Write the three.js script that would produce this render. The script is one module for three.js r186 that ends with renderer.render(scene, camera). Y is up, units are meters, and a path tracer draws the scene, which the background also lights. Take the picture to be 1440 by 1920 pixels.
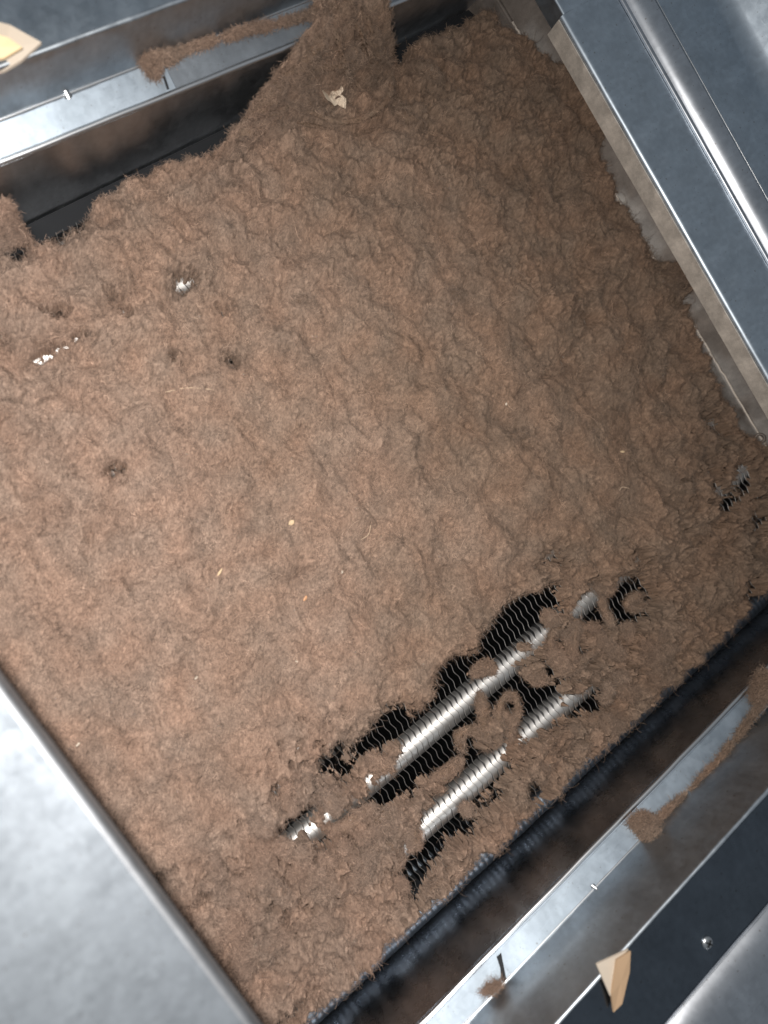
import * as THREE from 'three';
import { mergeGeometries, mergeVertices, toCreasedNormals } from 'three/addons/utils/BufferGeometryUtils.js';
import { createNoise2D, createNoise3D } from 'simplex-noise';

// ------------------------------------------------------------------ camera, light, exposure
const scene = new THREE.Scene();
const D = 0.30;                                     // lens above the coil face, metres
const RIGHT = [0.7772134, 0.30583587, 0.54991249], DOWN = [-0.55286314, -0.08540775, 0.8288835], FWD = [0.3004691, -0.94824572, 0.10270533];
const camera = new THREE.PerspectiveCamera(2 * Math.atan(960 / 1500) * 180 / Math.PI, 768 / 1024, 0.01, 20);
camera.position.set(0, D, 0);
camera.up.set(-DOWN[0], -DOWN[1], -DOWN[2]);
camera.lookAt(FWD[0], D + FWD[1], FWD[2]);
camera.focus = 0.325;
camera.userData.fStop = 8.5;
camera.updateMatrixWorld();

const renderer = new THREE.WebGLRenderer({ antialias: true });
renderer.setSize(768, 1024);
renderer.toneMapping = THREE.LinearToneMapping;
renderer.toneMappingExposure = 1.12;
renderer.shadowMap.enabled = true;

scene.background = new THREE.Color().setRGB(0.148, 0.165, 0.182);      // dim cabinet and room around the opening
const flash = new THREE.SpotLight(new THREE.Color().setRGB(1, 0.955, 0.905), 0.49, 0, 62 * Math.PI / 180, 1, 2);   // the phone's flash beside its lens
flash.position.set(-0.005, D + 0.002, -0.013); flash.target.position.set(0, 0, 0.02); scene.add(flash.target);
flash.castShadow = true; flash.shadow.radius = 0.3;
scene.add(flash);

// ------------------------------------------------------------------ helpers
function mulberry(a) { return () => { a |= 0; a = a + 0x6D2B79F5 | 0; let t = Math.imul(a ^ a >>> 15, 1 | a); t = t + Math.imul(t ^ t >>> 7, 61 | t) ^ t; return ((t ^ t >>> 14) >>> 0) / 4294967296; }; }
const rnd = mulberry(7), N2 = createNoise2D(mulberry(11)), M2 = createNoise2D(mulberry(23)), N3 = createNoise3D(mulberry(31));
const clamp = (x, a = 0, b = 1) => Math.min(b, Math.max(a, x));
const smooth = (a, b, x) => { const t = clamp((x - a) / (b - a)); return t * t * (3 - 2 * t); };
const lerp = (a, b, t) => a + (b - a) * t;
// the place on the level h (mm above the coil face) that lies at photo point (x, y); millimetres
function at(x, y, h = 0) {
  const c = [x - 720, y - 960, 1500], r = [0, 1, 2].map((i) => RIGHT[i] * c[0] + DOWN[i] * c[1] + FWD[i] * c[2]);
  const t = (h - D * 1000) / r[1];
  return [r[0] * t, h, r[2] * t];
}
const used = {};
function numbered(n) { const k = used[n] = (used[n] ?? -1) + 1; return k ? n + '_' + String(k).padStart(3, '0') : n; }
function info(o, label, category, group) { o.userData = { label, category }; if (group) o.userData.group = group; return o; }
// a Group at the thing's base (mm); parts are given in world millimetres and moved to it
function thing(name, label, category, base = [0, 0, 0], group) {
  const o = new THREE.Group(); o.name = numbered(name);
  o.position.set(base[0] / 1000, base[1] / 1000, base[2] / 1000);
  o.userData = { label, category }; if (group) o.userData.group = group;
  o.mm = base; scene.add(o); return o;
}
function part(name, geo, mat, parent, label) {
  const g = Array.isArray(geo) ? mergeGeometries(geo.map((q) => q.index ? q.toNonIndexed() : q)) : geo;
  const b = parent.mm; g.translate(-b[0], -b[1], -b[2]); g.scale(0.001, 0.001, 0.001);
  const m = new THREE.Mesh(g, mat); m.name = name; m.castShadow = m.receiveShadow = true;
  if (label) m.userData.label = label;
  m.mm = [0, 0, 0]; m.mmRoot = b; parent.add(m); return m;
}
function sub(name, geo, mat, parent) {               // a sub-part, in world millimetres
  const b = parent.mmRoot; geo.translate(-b[0], -b[1], -b[2]); geo.scale(0.001, 0.001, 0.001);
  const m = new THREE.Mesh(geo, mat); m.name = name; m.castShadow = m.receiveShadow = true; parent.add(m); return m;
}
// a whole thing that is one mesh
function single(name, geo, mat, base, label, category, group) {
  geo.translate(-base[0], -base[1], -base[2]); geo.scale(0.001, 0.001, 0.001);
  const m = new THREE.Mesh(geo, mat); m.name = numbered(name); m.position.set(base[0] / 1000, base[1] / 1000, base[2] / 1000);
  m.castShadow = m.receiveShadow = true; scene.add(info(m, label, category, group)); return m;
}
// sheet metal: a profile [[across, height], ...] swept along, with real thickness; frame(s, across, h) -> [x, y, z]
function sheet(profile, s0, s1, ns, frame, th = 0.8, wob = 0.05, seed = 0, flip = false) {
  const n = profile.length, nor = profile.map((p, i) => {
    const a = profile[Math.max(0, i - 1)], b = profile[Math.min(n - 1, i + 1)], dx = b[0] - a[0], dy = b[1] - a[1], l = Math.hypot(dx, dy) || 1;
    return [-dy / l, dx / l];
  });
  const loop = [...profile.map((p, i) => [p[0], p[1], i]), ...profile.map((p, i) => [p[0] - nor[i][0] * th, p[1] - nor[i][1] * th, i]).reverse()];
  let acc = 0; const arc = profile.map((p, i) => acc += i ? Math.hypot(p[0] - profile[i - 1][0], p[1] - profile[i - 1][1]) : 0);
  const pos = [], uv = [], idx = [], L = loop.length;
  for (let k = 0; k <= ns; k++) {
    const s = lerp(s0, s1, k / ns);
    for (const [a, h, i] of loop) {
      const w = wob * (N2(s * 0.035 + seed, arc[i] * 0.05 + seed) + 0.5 * N2(s * 0.11 + seed, arc[i] * 0.12));
      pos.push(...frame(s, a + nor[i][0] * w, h + nor[i][1] * w)); uv.push(s / 60, arc[i] / 60);
    }
  }
  for (let k = 0; k < ns; k++) for (let j = 0; j < L; j++) {
    const a = k * L + j, b = k * L + (j + 1) % L; idx.push(a, a + L, b, b, a + L, b + L);
  }
  for (const [k, flip] of [[0, 1], [ns, 0]]) for (let j = 0; j < n - 1; j++) {
    const a = k * L + j, b = a + 1, c = k * L + L - 1 - j, d = c - 1;
    flip ? idx.push(a, b, c, b, d, c) : idx.push(a, c, b, b, c, d);
  }
  if (flip) for (let k = 0; k < idx.length; k += 3) [idx[k], idx[k + 1]] = [idx[k + 1], idx[k]];
  const g = new THREE.BufferGeometry();
  g.setAttribute('position', new THREE.Float32BufferAttribute(pos, 3)); g.setAttribute('uv', new THREE.Float32BufferAttribute(uv, 2)); g.setIndex(idx);
  g.computeVertexNormals();
  return toCreasedNormals(g, 0.6);
}
function arcPts(cx, cy, r, a0, a1, n = 8, ry = r) { return Array.from({ length: n + 1 }, (_, i) => { const a = lerp(a0, a1, i / n) * Math.PI / 180; return [cx + r * Math.cos(a), cy + ry * Math.sin(a)]; }); }
function linePts(a, b, n) { return Array.from({ length: n + 1 }, (_, i) => [lerp(a[0], b[0], i / n), lerp(a[1], b[1], i / n)]); }

// ------------------------------------------------------------------ materials
function dataTex(n, f, srgb) {
  const d = new Uint8Array(n * n * 4);
  for (let y = 0; y < n; y++) for (let x = 0; x < n; x++) { const c = f(x / n, y / n), i = (y * n + x) * 4; d[i] = c[0]; d[i + 1] = c[1]; d[i + 2] = c[2]; d[i + 3] = 255; }
  const t = new THREE.DataTexture(d, n, n); t.wrapS = t.wrapT = THREE.RepeatWrapping; t.magFilter = THREE.LinearFilter; t.minFilter = THREE.LinearFilter;
  if (srgb) t.colorSpace = THREE.SRGBColorSpace; t.needsUpdate = true; return t;
}
// periodic noise: two turns on a torus read from 3-D noise blends
function tileN(u, v, f, s) { const a = u * 2 * Math.PI, b = v * 2 * Math.PI, R = f / (2 * Math.PI); return (N3(Math.cos(a) * R + s, Math.sin(a) * R, Math.cos(b) * R) + N3(Math.sin(b) * R - s, Math.cos(a) * R + 9, Math.sin(a) * R + 4)) * 0.5; }
const cells = Array.from({ length: 1100 }, () => [rnd(), rnd(), rnd(), rnd()]);
function spangle(u, v) {                              // crystal patches of zinc
  let best = 9, b = cells[0];
  for (const c of cells) { let dx = Math.abs(u - c[0]), dy = Math.abs(v - c[1]); if (dx > .5) dx = 1 - dx; if (dy > .5) dy = 1 - dy; const q = dx * dx + dy * dy; if (q < best) { best = q; b = c; } }
  return b;
}
const marks = new Float32Array(512 * 512);               // scratches (+) and specks of dirt (-)
for (let i = 0; i < 90; i++) { let x = rnd() * 512, y = rnd() * 512; const a = rnd() < .6 ? (rnd() - .5) * .4 : rnd() * 6.28, n = 20 + rnd() * 130, v = .25 + rnd() * .6; for (let k = 0; k < n; k++) { x += Math.cos(a + .1 * Math.sin(k * .05)); y += Math.sin(a + .1 * Math.sin(k * .05)); marks[((Math.floor(y) & 511) << 9) + (Math.floor(x) & 511)] += v * (1 - k / n); } }
for (let i = 0; i < 260; i++) { const x = Math.floor(rnd() * 512), y = Math.floor(rnd() * 512), r = 1 + Math.floor(rnd() * rnd() * 2.6); for (let b = -r; b <= r; b++) for (let a = -r; a <= r; a++) if (a * a + b * b <= r * r * (.4 + .8 * rnd())) marks[(((y + b) & 511) << 9) + ((x + a) & 511)] -= .1 + .3 * rnd(); }
const mk = (u, v) => marks[((Math.floor(v * 512) & 511) << 9) + (Math.floor(u * 512) & 511)];
const zincRough = dataTex(512, (u, v) => { const c = spangle(u, v), r = 205 + 22 * c[2] + 26 * tileN(u, v, 5, 3) + 16 * tileN(u, v, 15, 6) + 24 * (rnd() - .5) - 70 * Math.max(0, mk(u, v)) + 40 * Math.max(0, -mk(u, v)); return [0, clamp(r, 0, 255), 255]; });
const zincTint = dataTex(512, (u, v) => { const c = spangle(u, v), m = mk(u, v), r = 232 + 9 * c[3] + 12 * tileN(u, v, 4, 1) + 9 * tileN(u, v, 19, 1) + 8 * (rnd() - .5), d = Math.min(.6, Math.max(0, -m)); return [clamp(r * (1 - d * .55) + 20 * Math.max(0, m), 0, 255), clamp((r + 1) * (1 - d * .66) + 20 * Math.max(0, m), 0, 255), clamp((r + 3) * (1 - d * .75) + 20 * Math.max(0, m), 0, 255)]; }, true);
const dustTint = dataTex(256, (u, v) => { const r = clamp(222 + 26 * tileN(u, v, 6, 2) + 16 * tileN(u, v, 22, 5) + 26 * (rnd() - .5), 0, 255); return [r, r, r]; }, true);
const grain = dataTex(256, (u, v) => { const r = 128 + 50 * tileN(u, v, 24, 8) + 40 * (rnd() - .5); return [r, r, r]; });
const metal = (rgb, rough, o = {}) => new THREE.MeshPhysicalMaterial({ color: new THREE.Color().setRGB(...rgb), metalness: 1, roughness: rough, ...o });
const zinc = metal([0.43, 0.49, 0.545], 0.58, { roughnessMap: zincRough, map: zincTint, bumpMap: grain, bumpScale: 0.00001 });
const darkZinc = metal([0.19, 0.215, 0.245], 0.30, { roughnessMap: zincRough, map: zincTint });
const finReflectionMat = metal([0.10, 0.115, 0.135], 0.50);
const floorShade = new THREE.MeshStandardMaterial({ color: new THREE.Color().setRGB(0.010, 0.011, 0.013), roughness: 0.6 });  // near-black colour paints the shade of the gap onto the trough floor
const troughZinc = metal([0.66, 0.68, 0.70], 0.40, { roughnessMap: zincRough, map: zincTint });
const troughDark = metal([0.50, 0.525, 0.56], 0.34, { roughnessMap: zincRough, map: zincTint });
const wallZinc = metal([0.60, 0.65, 0.69], 0.46, { roughnessMap: zincRough, map: zincTint });
const railZinc = metal([0.66, 0.73, 0.79], 0.55, { roughnessMap: zincRough, map: zincTint });
const plateZinc = metal([0.265, 0.29, 0.315], 0.76, { roughnessMap: zincRough, map: zincTint, bumpMap: grain, bumpScale: 0.00001 });
const beadMetal = metal([0.70, 0.72, 0.75], 0.36, { map: zincTint });
const hemDull = metal([0.36, 0.37, 0.385], 0.6, { map: zincTint });
const hemMetal = metal([0.66, 0.67, 0.68], 0.34);
const finMetal = metal([0.16, 0.165, 0.175], 0.3), finEdge = metal([0.55, 0.535, 0.51], 0.6);
const tubeMetal = metal([0.60, 0.585, 0.565], 0.50);
const dusty = new THREE.MeshStandardMaterial({ color: new THREE.Color().setRGB(0.215, 0.18, 0.155), roughness: 0.58, metalness: 0.45, map: dustTint, bumpMap: grain, bumpScale: 0.00006 });
const dustyPlate = dusty.clone(); dustyPlate.vertexColors = true;
const paleDustAndGleam = new THREE.MeshStandardMaterial({ color: new THREE.Color().setRGB(0.80, 0.70, 0.60), roughness: 0.5, metalness: 0.1, map: dustTint, bumpMap: grain, bumpScale: 0.00003 });
const black = new THREE.MeshStandardMaterial({ color: new THREE.Color().setRGB(0.012, 0.013, 0.015), roughness: 0.8 });
// fibres drawn as strokes: the grain of the felt
const felt = (() => {
  const n = 1024, c = document.createElement('canvas'); c.width = c.height = n; const g = c.getContext('2d');
  g.fillStyle = 'rgb(150,150,150)'; g.fillRect(0, 0, n, n);
  for (let i = 0; i < 26000; i++) {
    const x = rnd() * n, y = rnd() * n, a = rnd() * 6.283, l = 12 + rnd() * 46, b = a + (rnd() - .5) * 2.4, v = Math.floor(60 + rnd() * 195);
    g.strokeStyle = `rgba(${v},${v},${v},0.55)`; g.lineWidth = 1 + rnd() * 1.8;
    for (const ox of [0, x > n - 60 ? -n : x < 60 ? n : 0]) for (const oy of [0, y > n - 60 ? -n : y < 60 ? n : 0]) {
      g.beginPath(); g.moveTo(x + ox, y + oy); g.quadraticCurveTo(x + ox + Math.cos(a) * l * .5, y + oy + Math.sin(a) * l * .5, x + ox + Math.cos(a) * l * .5 + Math.cos(b) * l * .5, y + oy + Math.sin(a) * l * .5 + Math.sin(b) * l * .5); g.stroke();
      if (!ox && !oy && x > 60 && x < n - 60 && y > 60 && y < n - 60) break;
    }
  }
  const t = new THREE.CanvasTexture(c); t.wrapS = t.wrapT = THREE.RepeatWrapping; return t;
})();
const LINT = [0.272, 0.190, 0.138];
const lintMat = new THREE.MeshPhysicalMaterial({ color: 0xffffff, vertexColors: true, roughness: 1, specularIntensity: 0.15, sheen: 0.5, sheenRoughness: 0.6, sheenColor: new THREE.Color().setRGB(0.32, 0.24, 0.18), bumpMap: felt, bumpScale: 0.0003 });
const fuzzMat = new THREE.MeshStandardMaterial({ color: 0xffffff, roughness: 0.75 });
const lintPlain = new THREE.MeshPhysicalMaterial({ color: 0xffffff, vertexColors: true, roughness: 1, specularIntensity: 0.15, bumpMap: felt, bumpScale: 0.0004 });

// ------------------------------------------------------------------ the coil: fins, tubes, end plate
const X0 = -78, X1 = 263, Z0 = -118.5, Z1 = 163, PITCH = 2.72;
const coil = thing('cooling_coil', 'finned cooling coil of wavy thin fins and silvery tubes showing through holes in the lint', 'cooling coil', [90, -48, 20]);
{
  // one wavy fin with a rounded top edge; the copies share it
  const nz = 300, rows = [[0.09, -46], [0.09, -0.12], [0.06, -0.03], [0, 0], [-0.06, -0.03], [-0.09, -0.12], [-0.09, -46]];
  const variants = [0, 1, 2, 3, 4].map((v) => {
  const pos = [], idx = [], R = rows.length;
  for (let k = 0; k <= nz; k++) {
    const z = lerp(Z0, Z1, k / nz), ph = (z / 5.7 - Math.floor(z / 5.7)) * 4, tri = ph < 1 ? ph : ph < 3 ? 2 - ph : ph - 4;
    const wx = 0.38 * Math.sin(tri * Math.PI / 2 * 0.85) / Math.sin(Math.PI / 2 * 0.85);
    const bend = 0.30 * N2(z * .03, v * 7) + 0.16 * N2(z * .11, v * 9 + 2) * Math.max(0, N2(z * .02, v + 30) + .3);
    for (const [a, h] of rows) pos.push(a + wx + bend, h, z);
  }
  for (let k = 0; k < nz; k++) for (let j = 0; j < R - 1; j++) { const a = k * R + j; idx.push(a, a + R, a + 1, a + 1, a + R, a + R + 1); }
  for (const [k, s] of [[0, 0], [nz, 1]]) for (let j = 1; j < R - 1; j++) { const a = k * R; s ? idx.push(a, a + j, a + j + 1) : idx.push(a, a + j + 1, a + j); }
  const g = new THREE.BufferGeometry(); g.setAttribute('position', new THREE.Float32BufferAttribute(pos, 3)); g.setIndex(idx); g.computeVertexNormals();
  const geo = toCreasedNormals(g, 0.9); geo.scale(.001, .001, .001);
  const q = geo.attributes.position, side = [], edge = [];           // bare cut edge on top, sides coloured dark for the shade between fins
  for (let i = 0; i < q.count; i += 3) (Math.min(q.getY(i), q.getY(i + 1), q.getY(i + 2)) > -0.0003 ? edge : side).push(i, i + 1, i + 2);
  geo.setIndex([...edge, ...side]); geo.addGroup(0, edge.length, 0); geo.addGroup(edge.length, side.length, 1);
  return geo;
  });
  for (let i = 0; X0 + i * PITCH < X1; i++) {
    const m = new THREE.Mesh(variants[Math.floor(rnd() * 5)], [finEdge, finMetal]); m.name = 'fin'; m.castShadow = m.receiveShadow = true;
    m.position.set((X0 + i * PITCH + (rnd() - .5) * 0.35 - 90) / 1000, (48 + (rnd() - .5) * 0.5) / 1000, -0.02);
    m.rotation.y = (rnd() - .5) * 0.0012; coil.add(m);
  }
  // tubes with a collar at every fin
  const ROW = 28.3;
  for (let r = 0; r < 10; r++) for (const deep of [0, 1]) {
    const z = 143.4 - r * ROW - deep * 14, pr = [], n = Math.floor((X1 - X0) / PITCH * 4);
    for (let i = 0; i <= n; i++) { const x = X0 + i * PITCH / 4; pr.push(new THREE.Vector2(5.5 + 0.015 * Math.cos(i * Math.PI / 2) + 0.02 * N2(i * .3, r), x)); }
    const t = new THREE.LatheGeometry(pr, 28); t.rotateZ(-Math.PI / 2); t.translate(0, deep ? -30 : -5.95, z);
    part('tube', t, tubeMetal, coil);
  }
  // right end plate: creased sheet with a collar, dull with dust
  const ep = [[260, -26], [262, -4], ...linePts([263.5, -1.2], [269.2, -0.4], 4), ...arcPts(270.3, -0.5, 1.1, 175, 30, 8), ...linePts([271.9, 1.0], [280, 13.5], 4), [296, 15], [300, 15]];
  const eg = sheet(ep, -150, 190, 220, (s, a, h) => [a, h, s], 0.9, 0.07, 4), ec = new Float32Array(eg.attributes.position.count * 3), ea = eg.attributes.position;
  for (let i = 0; i < ea.count; i++) {                    // scuffs where the dust has rubbed off beside the crease
    const x = ea.getX(i), z = ea.getZ(i), n = N2(z * .035, x * .10) + .35 * N2(z * .12, x * .25), on = Math.max(smooth(-44, -36, z) * (1 - smooth(6, 14, z)), smooth(28, 38, z) * .8, smooth(-112, -104, z) * (1 - smooth(-88, -80, z)));
    const k = smooth(-.35, .6, n + .3) * on * (1 - smooth(272, 277, x)) * 1.5; ec[i * 3] = 1 + k * .55; ec[i * 3 + 1] = 1 + k * .68; ec[i * 3 + 2] = 1 + k * .78;
  }
  eg.setAttribute('color', new THREE.BufferAttribute(ec, 3));
  const plate = part('end_plate', eg, dustyPlate, coil, 'dust covered grey end plate with a long crease beside the right rail');
  for (const [z0, z1] of [[-112, -85], [-40, 12], [28, 112], [116, 150]]) {
    const c = new THREE.CylinderGeometry(0.5, 0.5, z1 - z0, 8, 30); c.rotateX(Math.PI / 2); const p = c.attributes.position;
    for (let i = 0; i < p.count; i++) { const z = p.getZ(i) + (z0 + z1) / 2, w = 0.25 * N2(z * .2, 8) + 0.2 * N2(z * .9, 3); p.setXYZ(i, 270.2 + p.getX(i) + w, 0.45 + p.getY(i) + w * .5, z); }
    c.computeVertexNormals(); sub('crease', c, paleDustAndGleam, plate);  // pale rods paint the highlight along the bend
  }
  const [cx, , cz] = at(1424, 822, 4);
  const col = new THREE.TorusGeometry(2.0, 0.7, 10, 28); col.rotateX(Math.PI / 2); col.rotateZ(0.75); col.translate(cx, 4.2, cz);
  sub('collar', col, dusty, plate);
  const backing = new THREE.BoxGeometry(350, 2, 300); backing.translate(92, -48, 21); part('dark_backing', backing, black, coil);  // unseen backing, added to keep background light from showing between the fins
}

// ------------------------------------------------------------------ channels along both long sides
// side +1: lower right of the picture, -1: upper left; a is distance from the coil's middle line
function channel(side, o) {
  const t = thing(o.name, o.label, 'metal channel', [90, -8, side * o.wall]);
  const f = (s, a, h) => { const z = side * a + side * o.skew * (s - 60) * clamp((h + 10) / 44); return [s, h, z]; };
  const S = (pts, s0, s1, ns, th, wob, seed) => sheet(pts, s0, s1, ns, f, th, wob, seed, side < 0);
  const W = o.wall, e = o.edge;
  // trough: ledge below the coil face, rounded corner, wall up to the lip
  part('trough_floor', S([[e - 3, -16], ...linePts([e - 2.0, -6], [W - 0.5, -9], 4)], -92, 276, 120, 0.8, 0.05, side * 3), floorShade, t);
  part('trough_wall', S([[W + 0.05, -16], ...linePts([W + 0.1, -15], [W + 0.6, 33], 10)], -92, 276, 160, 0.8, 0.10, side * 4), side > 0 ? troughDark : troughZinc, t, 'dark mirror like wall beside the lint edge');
  // rolled lip
  const lip = new THREE.CylinderGeometry(0.95, 0.95, 368, 14, 60); lip.rotateZ(Math.PI / 2);
  { const p = lip.attributes.position; for (let i = 0; i < p.count; i++) { const x = p.getX(i) + 92; const q = f(x, W + 1.2, 34.2); p.setXYZ(i, x, q[1] + p.getY(i) + 0.1 * N2(x * .05, side), q[2] + p.getZ(i) + 0.15 * N2(x * .04, side + 5)); } lip.computeVertexNormals(); }
  part('lip', lip, hemMetal, t, 'bright rolled edge of the trough');
  // sloping strip, groove, outer wall, top panel, rounded bead
  const G = o.groove;
  part('strip', (S(linePts([W + 2.1, 33.4], [G, 37], 4), -92, 276, 90, 0.8, 0.10, side * 7)), zinc, t);
  part('outer_wall', (S([...arcPts(G + 1.2, 38.4, 1.4, -150, -180, 3).slice(0, 1), ...linePts([G + 0.1, 37.6], [G + 0.6, o.top - 1.2], 8), ...arcPts(G + 1.6, o.top - 1.2, 1.0, 180, 90, 4)], -92, 276, 120, 0.8, 0.20, side * 9)), wallZinc, t);
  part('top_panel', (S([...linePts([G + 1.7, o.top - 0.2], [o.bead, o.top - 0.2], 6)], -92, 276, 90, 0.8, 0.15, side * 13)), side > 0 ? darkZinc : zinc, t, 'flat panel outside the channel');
  const fold = new THREE.CylinderGeometry(0.42, 0.42, 368, 8, 1); fold.rotateZ(Math.PI / 2);
  { const p = fold.attributes.position; for (let i = 0; i < p.count; i++) { const x = p.getX(i) + 92, q = f(x, G, 37.5); p.setXYZ(i, x, q[1] + p.getY(i), q[2] + p.getZ(i)); } fold.computeVertexNormals(); }
  part('fold', fold, hemMetal, t);
  t.frame = f; t.S = S; return t;
}
const lower = channel(1, { name: 'metal_channel', label: 'galvanized channel with a dark trough along the lower right edge of the lint', wall: 174, edge: 164, groove: 184.5, top: 68, bead: 214, skew: -0.03 });
const upper = channel(-1, { name: 'metal_channel', label: 'galvanized channel with a dark trough along the upper left edge of the lint', wall: 129.5, edge: 122, groove: 141, top: 61, bead: 215, skew: -0.045 });
{
  const { S } = lower;
  part('rounded_rim', S([[214.2, 66.5], ...arcPts(214.8, 68.0, 0.6, 180, 110, 5), ...arcPts(227, 61, 14, 146, 55, 18, 10.5), [235.6, 66.5], [236.4, 60], [300, 58]], -92, 276, 60, 0.8, 0.12, 40), beadMetal, lower, 'bright rounded rim of the dark panel');
  part('overlap_plate', (S(linePts([176.9, 34.4], [184.1, 37.6], 3), 29, 262, 50, 0.5, 0.08, 50)), zinc, lower);
  const slotAt = (x, y, k) => at(x, y, lerp(34.1, 37.3, k));
  part('slot', plateGeo([slotAt(931, 1794, .15), slotAt(939, 1786, .15), slotAt(944, 1812, .6), slotAt(950, 1842, 1), slotAt(940, 1838, .95), slotAt(938, 1815, .55)], 0.35), black, lower);
  // ribbed dark seal added along the trough foot in place of reflected fins
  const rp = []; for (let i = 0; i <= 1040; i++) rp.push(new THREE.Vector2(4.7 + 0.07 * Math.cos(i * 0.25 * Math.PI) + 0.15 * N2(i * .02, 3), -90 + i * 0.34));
  const band = new THREE.LatheGeometry(rp, 20); band.rotateZ(-Math.PI / 2);
  { const p = band.attributes.position; for (let i = 0; i < p.count; i++) { const x = p.getX(i), q = lower.frame(x, 169.2, -5.6); p.setXYZ(i, x, q[1] + p.getY(i), q[2] + p.getZ(i)); } band.computeVertexNormals(); }
  part('fin_reflection_band', band, finReflectionMat, lower, 'dark ribbed seal added in place of reflected fins beside the trough wall');
  // screw with a cross recess
  const [sx, , sz] = at(1330, 1770, 69);
  const head = new THREE.SphereGeometry(2.1, 24, 10, 0, Math.PI * 2, 0, Math.PI / 2); head.scale(1, 0.55, 1); head.translate(sx, 67.9, sz);
  const sc = part('screw', head, hemMetal, lower);
  const bars = [0, 1].map((k) => { const b = new THREE.BoxGeometry(2.5, 0.6, 0.55); b.rotateY(k * Math.PI / 2 + 0.5); b.translate(sx, 68.95, sz); return b; });
  sub('recess', mergeGeometries(bars), black, sc);
  const [bx, , bz] = at(1115, 1665, 38);
  const nib = new THREE.ConeGeometry(1.2, 2.4, 5); nib.rotateX(0.5); nib.translate(bx, 38.4, bz); part('burr', nib, hemMetal, lower);
}
{
  const { S } = upper;
  part('slot', plateGeo([at(313, 168, 35.4), at(317, 167, 35.4), at(309, 143, 38), at(305, 144, 38)], 0.3), black, upper);
  part('overlap_plate', (S(linePts([131.9, 34.2], [140.6, 37.5], 3), 106, 262, 50, 0.5, 0.08, 60)), plateZinc, upper);
  const [bx, , bz] = at(125, 175, 38);
  const nib = new THREE.ConeGeometry(1.5, 3, 5); nib.rotateX(-0.5); nib.translate(bx, 38.6, bz); part('burr', nib, hemMetal, upper);
}

// ------------------------------------------------------------------ right rail
const rail = thing('side_rail', 'blue grey metal rail with a bright rounded bead along the right side', 'metal rail', [300, 14, 20]);
{
  const f = (s, a, h) => [a - 0.02 * (s + 40), h, s];
  part('rail_face', sheet([[269.6, 15], ...linePts([269.2, 17], [269.2, 24.2], 3), ...arcPts(271.0, 24.2, 1.8, 180, 90, 8), ...linePts([272, 26.05], [299.2, 26.3], 8)], -96, 210, 90, f, 0.9, 0.1, 70), railZinc, rail);
  part('rail_side', sheet([[268.7, 14.5], ...linePts([268.6, 17], [268.5, 24.0], 3)], -95.6, 210, 90, f, 0.6, 0.1, 71), paleDustAndGleam, rail, 'pale beige inner side of the rail');
  part('bead', sheet([[299.5, 25.5], ...arcPts(300.3, 26.8, 0.9, 180, 105, 6), ...arcPts(310.6, 22.9, 10.4, 151, 92, 16, 9.2)], -190, 210, 90, f, 0.9, 0.05, 80), beadMetal, rail, 'bright rounded bead of the rail');
  part('outer_panel', sheet([...linePts([310.5, 32.0], [338, 32.0], 6), ...arcPts(338, 44, 12, -90, -40, 10), [360, 56], [385, 84]], -190, 210, 60, f, 0.9, 0.14, 90), railZinc, rail);
  const s = new THREE.CylinderGeometry(0.22, 0.22, 400, 6); s.rotateX(Math.PI / 2); s.rotateY(-0.02); s.translate(309.9, 32.35, 10); part('seam', s, hemMetal, rail);
  part('rail_end', sheet([[271.6, 15], [271.2, 24], ...arcPts(272.2, 24.4, 1, 180, 90, 5), ...linePts([273, 25.4], [299, 25.4], 4)], -190, -96.3, 30, f, 0.9, 0.1, 95), railZinc, rail);
}

// ------------------------------------------------------------------ cover plate at the lower left
const cover = thing('cover_plate', 'pale galvanized cover plate with a folded edge at the lower left', 'metal plate', [-90, 90, 60]);
{
  const f = (s, a, h) => [a, h, s];
  part('plate', sheet([...linePts([-220, 100], [-36.05, 100], 30)], -90, 240, 60, f, 0.9, 0.12, 100), plateZinc, cover);
  part('folded_edge', sheet([...arcPts(-36.0, 98, 2.02, 90, 0, 10), ...linePts([-33.95, 97], [-33.9, 93], 3)], -90, 240, 60, f, 0.9, 0.04, 101), hemDull, cover);
}

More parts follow.
